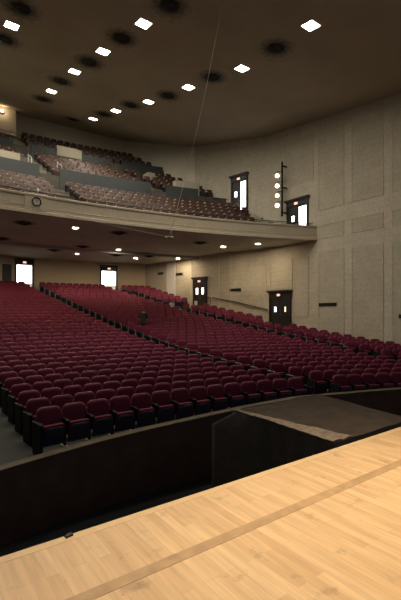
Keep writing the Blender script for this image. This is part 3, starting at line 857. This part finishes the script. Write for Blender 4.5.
for (x, y), rw in zip(VENTS, VROW):
    cnt[rw] = cnt.get(rw, 0) + 1; sl = (zceil(y + .1) - zceil(y - .1)) / .2
    lab = 'sooty round ceiling vent, %s from the stage in the %s' % (ORD[cnt[rw]], {'w': 'row beside the panelled wall', 'm': 'row over the balcony aisle', 'i': 'row nearest the booth'}[rw])
    vent(x, y, zceil(y) - .002, math.atan(sl), lab, 'round vents in the main ceiling', r=.36)
def soffz(x, y):
    r = hypot(x - BX, y - BY)
    for (a, za), (c, zb) in zip(full, full[1:]):
        if a <= r <= c and c > a: return za + (zb - za) * (r - a) / (c - a)
    return ZB + .1
DOWN = [(6.96, 20.73, 'under the balcony lip, straight below the clock end'), (10.03, 29.53, 'before the back wall between the bright doorways'), (12.14, 26.82, 'in front of the doorway near the corner'),
        (14.66, 29.11, 'closest to the hall corner'), (17.44, 27.09, 'above the reddish double doors'), (17.17, 21.03, 'beside the side wall under the balcony middle'), (18.02, 18.52, 'above the dark doors by the wall panels')]
for x, y, lab in DOWN:
    L = tag(empty('downlight', (x, y, soffz(x, y))), 'round recessed downlight ' + lab, 'downlight', 'downlights under the balcony')
    b = MB(); b.lathe([(.13, -.005), (.19, -.005), (.19, -.02), (.13, -.025)], 24, cap=False); b.obj('trim_ring', M['soffit_pale'], L)
    b = MB(); b.lathe([(.129, -.018), (.129, -.006)], 24, 0, None, False); b.obj('lens', M['downface'], L)
SV = [(4.52, 21.1, 'below the clock'), (4.52, 27.05, 'nearest the picture edge, well behind the clock'), (8.1, 28.66, 'before the first bright doorway'), (9.6, 27.04, 'in the middle of the back bay'), (9.34, 20.57, 'behind the balcony lip, between two downlights'),
      (12.6, 28.28, 'in front of the corner doorway'), (14.88, 27.26, 'near the hall corner downlight'), (14.8, 20.42, 'behind the hanging microphone')]
for x, y, lab in SV:
    vent(x, y, soffz(x, y) - .002, 0, 'dark round vent under the balcony ' + lab, 'round vents under the balcony', r=.33, name='soffit_vent')

# slots in the side walls
def slot(x, y, z, rot, w, h, lab):
    v = tag(empty('wall_vent', (x, y, z), rot), lab, 'wall vent', 'dark slot vents in the walls')
    b = MB(); b.box(-w / 2, w / 2, -.04, .01, 0, .03); b.box(-w / 2, w / 2, -.04, .01, h - .03, h); b.box(-w / 2, -w / 2 + .03, -.04, .01, .03, h - .03); b.box(w / 2 - .03, w / 2, -.04, .01, .03, h - .03); b.obj('frame', M['vent'], v)
    b = MB(); b.box(-w / 2 + .02, w / 2 - .02, -.012, .01, .02, h - .02)
    for k in range(2): b.box(-w / 2 + .02, w / 2 - .02, -.03, -.01, .05 + k * .06, .065 + k * .06)
    b.obj('grille', M['vent'], v)
slot(19.99, 14.67, 3.20, radians(-90), 1.25, .20, 'long dark slot vent under the tall wall panels')
slot(19.99, 9.85, 2.52, radians(-90), 1.1, .20, 'dark slot vent low on the side wall at the picture edge')
slot(wallx(22.45) - .01, 22.45, 4.43, aw, 1.05, .20, 'dark slot vent on the side wall above the handrail')
slot(wallx(28.3) - .01, 28.3, 6.0, aw, .75, .20, 'dark slot vent beside the pale pilaster')
slot(wallx(30.6) - .01, 30.6, 6.22, aw, .70, .20, 'dark slot vent nearest the hall corner')

# handrails
def handrail(name, pts, r, posts, m, lab, stand=.9, cat='handrail'):
    h = tag(empty(name, pts[0]), lab, cat); o = Vector(pts[0]); rel = [Vector(p) - o for p in pts]
    b = MB(); b.tube(rel, r, 8); b.obj('rail', M[m], h)
    for k in posts:
        i = int(k); p = rel[i].lerp(rel[min(i + 1, len(rel) - 1)], k - i)
        b = MB()
        if stand: b.tube([p, p - Vector((0, 0, stand))], r * .8, 6); nm = 'post'
        else: b.tube([p, p + Vector((.10, .01, -.03))], r * .7, 6); nm = 'bracket'
        b.obj(nm, M[m], h)
    return h
handrail('wall_handrail', [(wallx(24.6) - .09, 24.6, 4.02), (wallx(22.2) - .09, 22.2, 3.60), (19.91, 20.0, 3.13), (19.91, 19.5, 3.02)], .035, (.1, 1, 2, 2.8), 'rail', 'long dark handrail sloping down the side wall between the doors', stand=0)
handrail('aisle_rail', [(18.35, 25.05, 4.05), (18.95, 24.75, 4.02)], .025, (0.02, .98), 'rail', 'short dark rail beside the reddish double doors', stand=.85)
handrail('stair_rail', [(6.15, BY + 46.6, EYE + 9.85), (6.15, BY + 47.6, EYE + 10.4)], .03, (.05, .95), 'railp', 'pale stair rail above the lower beige stair box', stand=.9)
handrail('stair_rail', [(7.95, BY + 46.3, EYE + 9.6), (7.95, BY + 47.4, EYE + 10.25)], .03, (.05, .95), 'railp', 'pale stair rail at the head of the balcony stair', stand=.9)
handrail('stair_rail', [(10.3, BY + 50.7, EYE + 12.6), (10.9, BY + 50.6, EYE + 12.35)], .03, (.05, .95), 'railp', 'pale stair rail beside the upper beige stair box', stand=.9)
handrail('aisle_rail', [(17.7, 24.3, EYE + 8.75), (18.75, 23.2, EYE + 8.62), (19.15, 22.8, EYE + 8.55)], .03, (0.02, 1), 'rail', 'dark rail across the balcony aisle before the upper door', stand=1.0)

# small white box at the end of a rear row
b = MB(); b.box(-.16, .16, -.12, .12, 0, .36); q = b.obj('box_body', M['boxwhite'])
q.name = 'usher_box'; q.location = (16.55, 26.6, zfloor(16.55, 26.6) + .36)
tag(q, 'small white box at the row end near the reddish double doors', 'box')
b = MB(); b.box(-.03, .03, -.03, .03, -.38, 0); b.obj('stand', M['iron'], q)

# ------------------------------------------------------------------ spotlight pole
SPX, SPY = 19.55, 17.86
pl = tag(empty('spotlight_pole', (SPX, SPY, EYE + 6.35)), 'tall dark pole on the balcony side wall carrying round spotlights', 'pole')
b = MB(); b.tube([(0, 0, 0), (0, 0, 3.55)], .06, 10); b.obj('pole', M['rail'], pl)
for z in (.25, 1.9, 3.3):
    b = MB(); b.box(0, .43, -.04, .04, z - .04, z + .04); b.obj('wall_bracket', M['rail'], pl)
Z4 = [EYE + 8.99, EYE + 8.33, EYE + 7.70, EYE + 7.06]
rotl = atan2(-SPX + .25, 1) * 0
for k, z in enumerate(Z4):
    cx_, cy_ = SPX - .25, SPY + .20
    s_ = tag(empty('spotlight', (cx_, cy_, z)), '%s of the four round spotlights on the balcony side pole' % ['topmost', 'second from top', 'third from top, warmer', 'lowest'][k], 'spotlight', 'round spotlights on the side pole')
    d = Vector((-cx_, -1 - cy_, -2.0)).normalized(); q = d.to_track_quat('Z', 'Y').to_matrix().to_4x4()
    b = MB(); b.lathe([(.09, -.34), (.13, -.30), (.15, -.08), (.165, .02), (.165, .05), (.14, .05), (.135, .02), (.10, -.30)], 20, 0, q, cap=False); b.obj('housing', M['iron'], s_)
    b = MB(); b.lathe([(.137, .02), (.137, .035)], 20, 0, q, False); b.obj('lens', M['spotwarm' if k == 2 else 'spotface'], s_)
    b = MB(); b.tube([(.0, .0, .22), (-.02, .0, .26), (.22, -.28, .26)], .018, 6); b.tube([(0, 0, .22), tuple(q @ Vector((0, .2, -.1)))], .014, 6); b.obj('yoke', M['iron'], s_)

lp = bpy.data.lights.new('booth_lamp_light', 'POINT'); lp.energy = 14; lp.color = (1, .78, .5); lp.shadow_soft_size = .08
lpo = bpy.data.objects.new('booth_lamp_light', lp); COL.objects.link(lpo); lpo.location = (5.5, 32.6, EYE + 15.2)
# the lit lamp on the booth wall
b = MB(); b.lathe([(.10, 0), (.16, .03), (.17, .10), (.12, .14)], 16, 0, Matrix.Translation((0, 0, 0)) @ R90)
bl = tag(b.obj('booth_lamp', M['boxwhite'], None, (5.50, 32.99, EYE + 15.2)), 'small lit lamp on the pale booth wall above the balcony', 'lamp')
b = MB(); b.lathe([(.11, .135), (.11, .15)], 16, 0, R90, False); b.obj('lens', M['spotwarm'], bl)

# ------------------------------------------------------------------ hanging microphone
def at(u, v, d):
    r = (u - 200.5) / 398 * d; z = (313.8 - v) / 398 * d; s, c = sin(radians(36)), cos(radians(36))
    return Vector((d * s + r * c, d * c - r * s, z + EYE))
mo = Vector((7.13, 11.51, 5.36))
TOPX, TOPY = 9.01, 11.08
hm = tag(empty('hanging_microphone', mo), 'small stereo microphone bar hanging from thin cables before the balcony', 'microphone')
rv = Vector((cos(radians(36)), -sin(radians(36)), 0))
b = MB(); b.tube([rv * -.19, rv * .07], .026, 8); b.obj('bar', M['mic'], hm)
for s_, ln in ((-.17, .16), (.05, .14)):
    b = MB(); p = rv * s_; q = p + Vector((-.06, -.10, -.05)).normalized() * ln; b.tube([p, p.lerp(q, .6), q], [.026, .034, .040], 10); b.obj('capsule', M['mic'], hm)
b = MB(); b.tube([(0, 0, 0), (.0, 0, .18), Vector((.02, -.01, .24))], .014, 6); b.tube([rv * -.08, Vector((0, 0, .2))], .006, 5); b.tube([rv * .06, Vector((0, 0, .2))], .006, 5); b.obj('hanger', M['mic'], hm)
top = Vector((TOPX, TOPY, zceil(TOPY)))
b = MB(); p0 = Vector((.0, 0, .22)); p1 = top - mo; pts = []
for i in range(13):
    t = i / 12; p = p0.lerp(p1, t); p += Vector((.05, -.037, 0)) * 4 * t * (1 - t) * 2.0; pts.append(p)
b.tube(pts, .007, 6); b.obj('lift_cable', M['wire'], hm)
b = MB(); p1 = Vector((1.75, 15.42, 6.85)) - mo; p0 = rv * -.15; pts = []
for i in range(25):
    t = i / 24; p = p0.lerp(p1, t); p.z -= 0.04 * 4 * t * (1 - t); pts.append(p)
b.tube(pts, .009, 6); b.obj('side_cable', M['wire'], hm)

# ------------------------------------------------------------------ covered platform in the pit
pf = tag(empty('covered_platform', (5.2, 4.0, -1.1)), 'low platform draped in dark wrinkled cloth against the stage edge', 'platform')
TOPZ = 1.155
A, B_, C_, D_ = (4.32, 4.98), (6.54, 5.02), (6.13, 3.0), (4.22, 3.0)
def bil(u, v):   # u: A->B, v: near->far
    x = (D_[0] * (1 - u) + C_[0] * u) * (1 - v) + (A[0] * (1 - u) + B_[0] * u) * v
    y = (D_[1] * (1 - u) + C_[1] * u) * (1 - v) + (A[1] * (1 - u) + B_[1] * u) * v
    return x, y
rnd = random.Random(3)
def wr(x, y):    # drawn wrinkles
    return .005 * sin(7 * x + 3 * y + 2 * sin(2.3 * y)) * sin(2.1 * x - 4.2 * y) + .004 * sin(15 * x - 9 * y + 3 * sin(3 * x))
loc = lambda p: (p[0] - 5.2, p[1] - 4.0, p[2] + 1.1)
b = MB(); n = 44; vs = []
for i in range(n + 1):
    for j in range(n + 1):
        x, y = bil(i / n, j / n); vs.append(loc((x, y, TOPZ + wr(x, y))))
b.add(vs, [(i * (n + 1) + j, (i + 1) * (n + 1) + j, (i + 1) * (n + 1) + j + 1, i * (n + 1) + j + 1) for i in range(n) for j in range(n)], 0, True)
b.obj('top_cloth', M['cloth'], pf)
# side drape all round, hanging in folds
b = MB(); per = []
for (p, q, m_) in ((D_, A, 40), (A, B_, 40), (B_, C_, 40), (C_, D_, 30)):
    for i in range(m_): t = i / m_; per.append((p[0] + (q[0] - p[0]) * t, p[1] + (q[1] - p[1]) * t))
cx_, cy_ = 5.28, 4.02; k = len(per); vs = []
for lv, (z, amp) in enumerate(((TOPZ + .004, 0), (TOPZ - .06, .004), (.6, .010), (-.3, .018), (-1.095, .022))):
    for i, (x, y) in enumerate(per):
        a = amp * sin(i * .95 + .6 * lv) * (1 if not y < 3.06 else .2); dx, dy = x - cx_, y - cy_; l = hypot(dx, dy)
        zz = z + (wr(x, y) if lv == 0 else 0)
        wq = max(0, 1 - hypot(x - A[0], y - A[1]) / .9) ** 1.5 * (0, .10, 1, 1, 1)[lv]
        x += -.26 * wq; y += .26 * wq
        if lv == 2: zz = .6 + .32 * wq
        vs.append(loc((x + dx / l * (a + .004), y + dy / l * (a + .004) , zz)))
fs = [(l * k + i, l * k + (i + 1) % k, (l + 1) * k + (i + 1) % k, (l + 1) * k + i) for l in range(4) for i in range(k)]
b.add(vs, fs, 0, True); b.obj('side_drape', M['black'], pf)
# lighter turned-back strip of cloth along the pit-side edge
b = MB(); n = 40; vs = []
for i in range(n + 1):
    t = i / n; w = .06 + .34 * (1 - t) ** 1.2
    for j in range(7):
        q = j / 6
        x = D_[0] + (A[0] - D_[0]) * t + w * q; y = D_[1] + (A[1] - D_[1]) * t + .02
        vs.append(loc((x, y, TOPZ + .016 + .012 * sin(q * 9 + t * 40) * sin(pi * q) + .003 * sin(t * 63 + q * 4) + wr(x, y))))
b.add(vs, [(i * 7 + j, i * 7 + j + 1, (i + 1) * 7 + j + 1, (i + 1) * 7 + j) for i in range(n) for j in range(6)], 0, True)
b.obj('turned_cloth', M['clothpale'], pf)
b = MB(); b.box(-.9, .75, -.85, .9, 2.0, 2.2)
for x in (-.8, .65):
    for y in (-.75, .8): b.box(x - .05, x + .05, y - .05, y + .05, 0, 2.0)
b.obj('deck', M['black'], pf)

# scrap of black tape on the stage lip
b = MB(); b.add([(-.026, -.02, 0), (.03, -.012, 0), (.034, .018, 0), (-.004, .03, 0), (-.03, .016, 0), (-.02, -.015, .008), (.024, -.008, .012), (.028, .014, .018), (-.002, .024, .010), (-.022, .012, .006)],
                [(4, 3, 2, 1, 0), (5, 6, 7, 8, 9), (0, 1, 6, 5), (1, 2, 7, 6), (2, 3, 8, 7), (3, 4, 9, 8), (4, 0, 5, 9)])
tag(b.obj('tape_scrap', M['tape'], None, (.915, 2.868, 1.154)), 'small scrap of black tape on the wooden stage lip', 'tape')

# ------------------------------------------------------------------ the person among the seats
def skin_mesh(name, verts, edges, radii, m, parent, root=0, lv=2):
    me = bpy.data.meshes.new(name); me.from_pydata(verts, edges, []); o = bpy.data.objects.new(name, me); COL.objects.link(o)
    sk = o.modifiers.new('skin', 'SKIN'); sk.use_smooth_shade = True
    for i, r in enumerate(radii):
        v = me.skin_vertices[0].data[i]; v.radius = r if isinstance(r, tuple) else (r, r); v.use_root = (i == root)
    ss = o.modifiers.new('sub', 'SUBSURF'); ss.levels = lv; ss.render_levels = lv
    dg = bpy.context.evaluated_depsgraph_get(); dg.update()
    m2 = bpy.data.meshes.new_from_object(o.evaluated_get(dg)); bpy.data.objects.remove(o)
    m2.materials.clear(); m2.materials.append(m); m2.name = name
    for p in m2.polygons: p.use_smooth = True
    q = bpy.data.objects.new(name, m2); COL.objects.link(q); q.parent = parent
    return q
px, py = 10.95, 20.75
pr = tag(empty('person', (px, py, zfloor(px, py)), radians(150)), 'person in dark clothes standing and leaning among the far maroon seats', 'person')
# faces -y (the stage), leaning forward, forearms raised in front
V = [(0, 0, .92), (0, -.03, 1.10), (0, -.08, 1.27), (0, -.12, 1.40), (0, -.15, 1.48), (0, -.17, 1.56), (0, -.18, 1.64),
     (-.09, 0, .86), (-.10, -.02, .48), (-.10, .02, .08), (-.10, -.12, .03), (.09, 0, .86), (.10, -.02, .48), (.10, .02, .08), (.10, -.12, .03),
     (-.17, -.11, 1.37), (-.25, -.10, 1.12), (-.21, -.34, 1.10), (-.20, -.42, 1.12), (.17, -.11, 1.37), (.26, -.10, 1.13), (.19, -.32, 1.22), (.17, -.39, 1.26)]
Eg = [(0, 1), (1, 2), (2, 3), (3, 4), (4, 5), (5, 6), (0, 7), (7, 8), (8, 9), (9, 10), (0, 11), (11, 12), (12, 13), (13, 14), (3, 15), (15, 16), (16, 17), (17, 18), (3, 19), (19, 20), (20, 21), (21, 22)]
Rd = [(.15, .10), (.13, .09), (.15, .10), (.12, .085), .05, (.075, .09), (.07, .085), .085, .06, .042, .035, .085, .06, .042, .035, .055, .045, .036, .030, .055, .045, .036, .030]
body = skin_mesh('body', V, Eg, Rd, M['skin'], pr)
# hands: palm with five bent fingers, rooted in the wrists
for (wx, wy, wz, s_) in ((-.20, -.42, 1.12, -1), (.17, -.39, 1.26, 1)):
    hv = [(wx, wy, wz), (wx, wy - .06, wz)]; he = [(0, 1)]; hr = [.025, .032]
    for k, ln in enumerate((.06, .07, .065, .05)):
        x = wx + (k - 1.5) * .019; i = len(hv)
        hv += [(x, wy - .09, wz), (x, wy - .09 - ln * .5, wz - .012), (x, wy - .09 - ln * .75, wz - .04)]; he += [(1, i), (i, i + 1), (i + 1, i + 2)]; hr += [.010, .009, .007]
    i = len(hv); hv += [(wx - s_ * .04, wy - .05, wz - .005), (wx - s_ * .055, wy - .085, wz - .02)]; he += [(0, i), (i, i + 1)]; hr += [.012, .009]
    skin_mesh('hand', hv, he, hr, M['skin'], body, lv=1)
grow = lambda r, a: (r[0] + a, r[1] + a) if isinstance(r, tuple) else r + a
idx = [0, 1, 2, 3, 15, 16, 19, 20]; mp_ = {o_: i for i, o_ in enumerate(idx)}
skin_mesh('shirt', [V[i] for i in idx] + [(0, .0, .80), (0, -.135, 1.455)], [(mp_[a], mp_[c]) for a, c in Eg if a in mp_ and c in mp_] + [(0, 8), (3, 9)],
          [grow(Rd[i], .028) for i in idx] + [(.17, .12), .075], M['shirt'], pr)
idx = [0, 7, 8, 9, 11, 12, 13]; mp_ = {o_: i for i, o_ in enumerate(idx)}
skin_mesh('trousers', [V[i] for i in idx], [(mp_[a], mp_[c]) for a, c in Eg if a in mp_ and c in mp_], [grow(Rd[i], .02) for i in idx], M['trouser'], pr)
for s_ in (-1, 1):
    skin_mesh('shoe', [(s_ * .10, .05, .045), (s_ * .10, -.06, .045), (s_ * .105, -.17, .035)], [(0, 1), (1, 2)], [.05, .05, .042], M['iron'], pr, lv=1)
b = MB()
vs = []; fs = []; n = 12
for i in range(7):
    a = pi / 2 * i / 6
    for k in range(n):
        w = 2 * pi * k / n; low = .03 if sin(w) < 0 else -.06
        vs.append((.088 * cos(w) * cos(a), -.155 + .108 * sin(w) * cos(a), 1.60 + low * cos(a) + .125 * sin(a)))
for i in range(6):
    for k in range(n): fs.append((i * n + k, i * n + (k + 1) % n, (i + 1) * n + (k + 1) % n, (i + 1) * n + k))
b.add(vs, fs, 0, True); b.obj('hair', M['hair'], pr)
b = MB(); b.lathe([(.002, 0), (.012, .008), (.002, .02)], 8, 0, Matrix.Translation((0, -.262, 1.575)) @ R90)
b.obj('nose', M['skin'], body)
b = MB()
for s_ in (-1, 1): b.lathe([(.002, 0), (.012, .004), (.004, .010)], 8, 0, Matrix.Translation((s_ * .032, -.245, 1.61)) @ R90)
b.obj('eyes', M['iron'], body)

# ------------------------------------------------------------------ lights
def area(name, loc, rot, sx, sy, power, col, spread=180):
    l = bpy.data.lights.new(name, 'AREA'); l.shape = 'RECTANGLE'; l.size = sx; l.size_y = sy; l.energy = power; l.color = col; l.spread = radians(spread)
    o = bpy.data.objects.new(name, l); COL.objects.link(o); o.location = loc; o.rotation_euler = rot; return o
# stage work lights hung over the stage, out of sight above
area('stage_light', (3.4, 1.9, 8.2), (0, 0, 0), 5, .6, 106, (1.0, .86, .68), 60)
# unseen house lights added to even the light, further left in the same ceiling
for k, (x, y) in enumerate([(2.5, 22.0), (2.3, 26), (-1.5, 14), (-1.5, 18.5), (-1.5, 22.5), (3.0, 21.0)]):
    area('unseen_house_light', (x, y, zceil(y) - .06), (0, 0, 0), .48, .48, 196 * pi * .23, (1, .90, .74))
for k, (x, y) in enumerate([(3.5, 22.5), (3.0, 29), (.0, 26), (6.4, 25.0)]):
    area('house_downlight', (x, y, soffz(x, y) - .06), (0, 0, 0), .3, .3, 270 * pi * .09, (1, .80, .54))
w = bpy.data.worlds.new('world'); SC.world = w; w.use_nodes = True
w.node_tree.nodes['Background'].inputs[0].default_value = (.62, .72, 1, 1); w.node_tree.nodes['Background'].inputs[1].default_value = .15

SC.view_settings.view_transform = 'Standard'; SC.view_settings.look = 'None'; SC.view_settings.gamma = 1; SC.view_settings.use_curve_mapping = False
SC.view_settings.exposure = 0
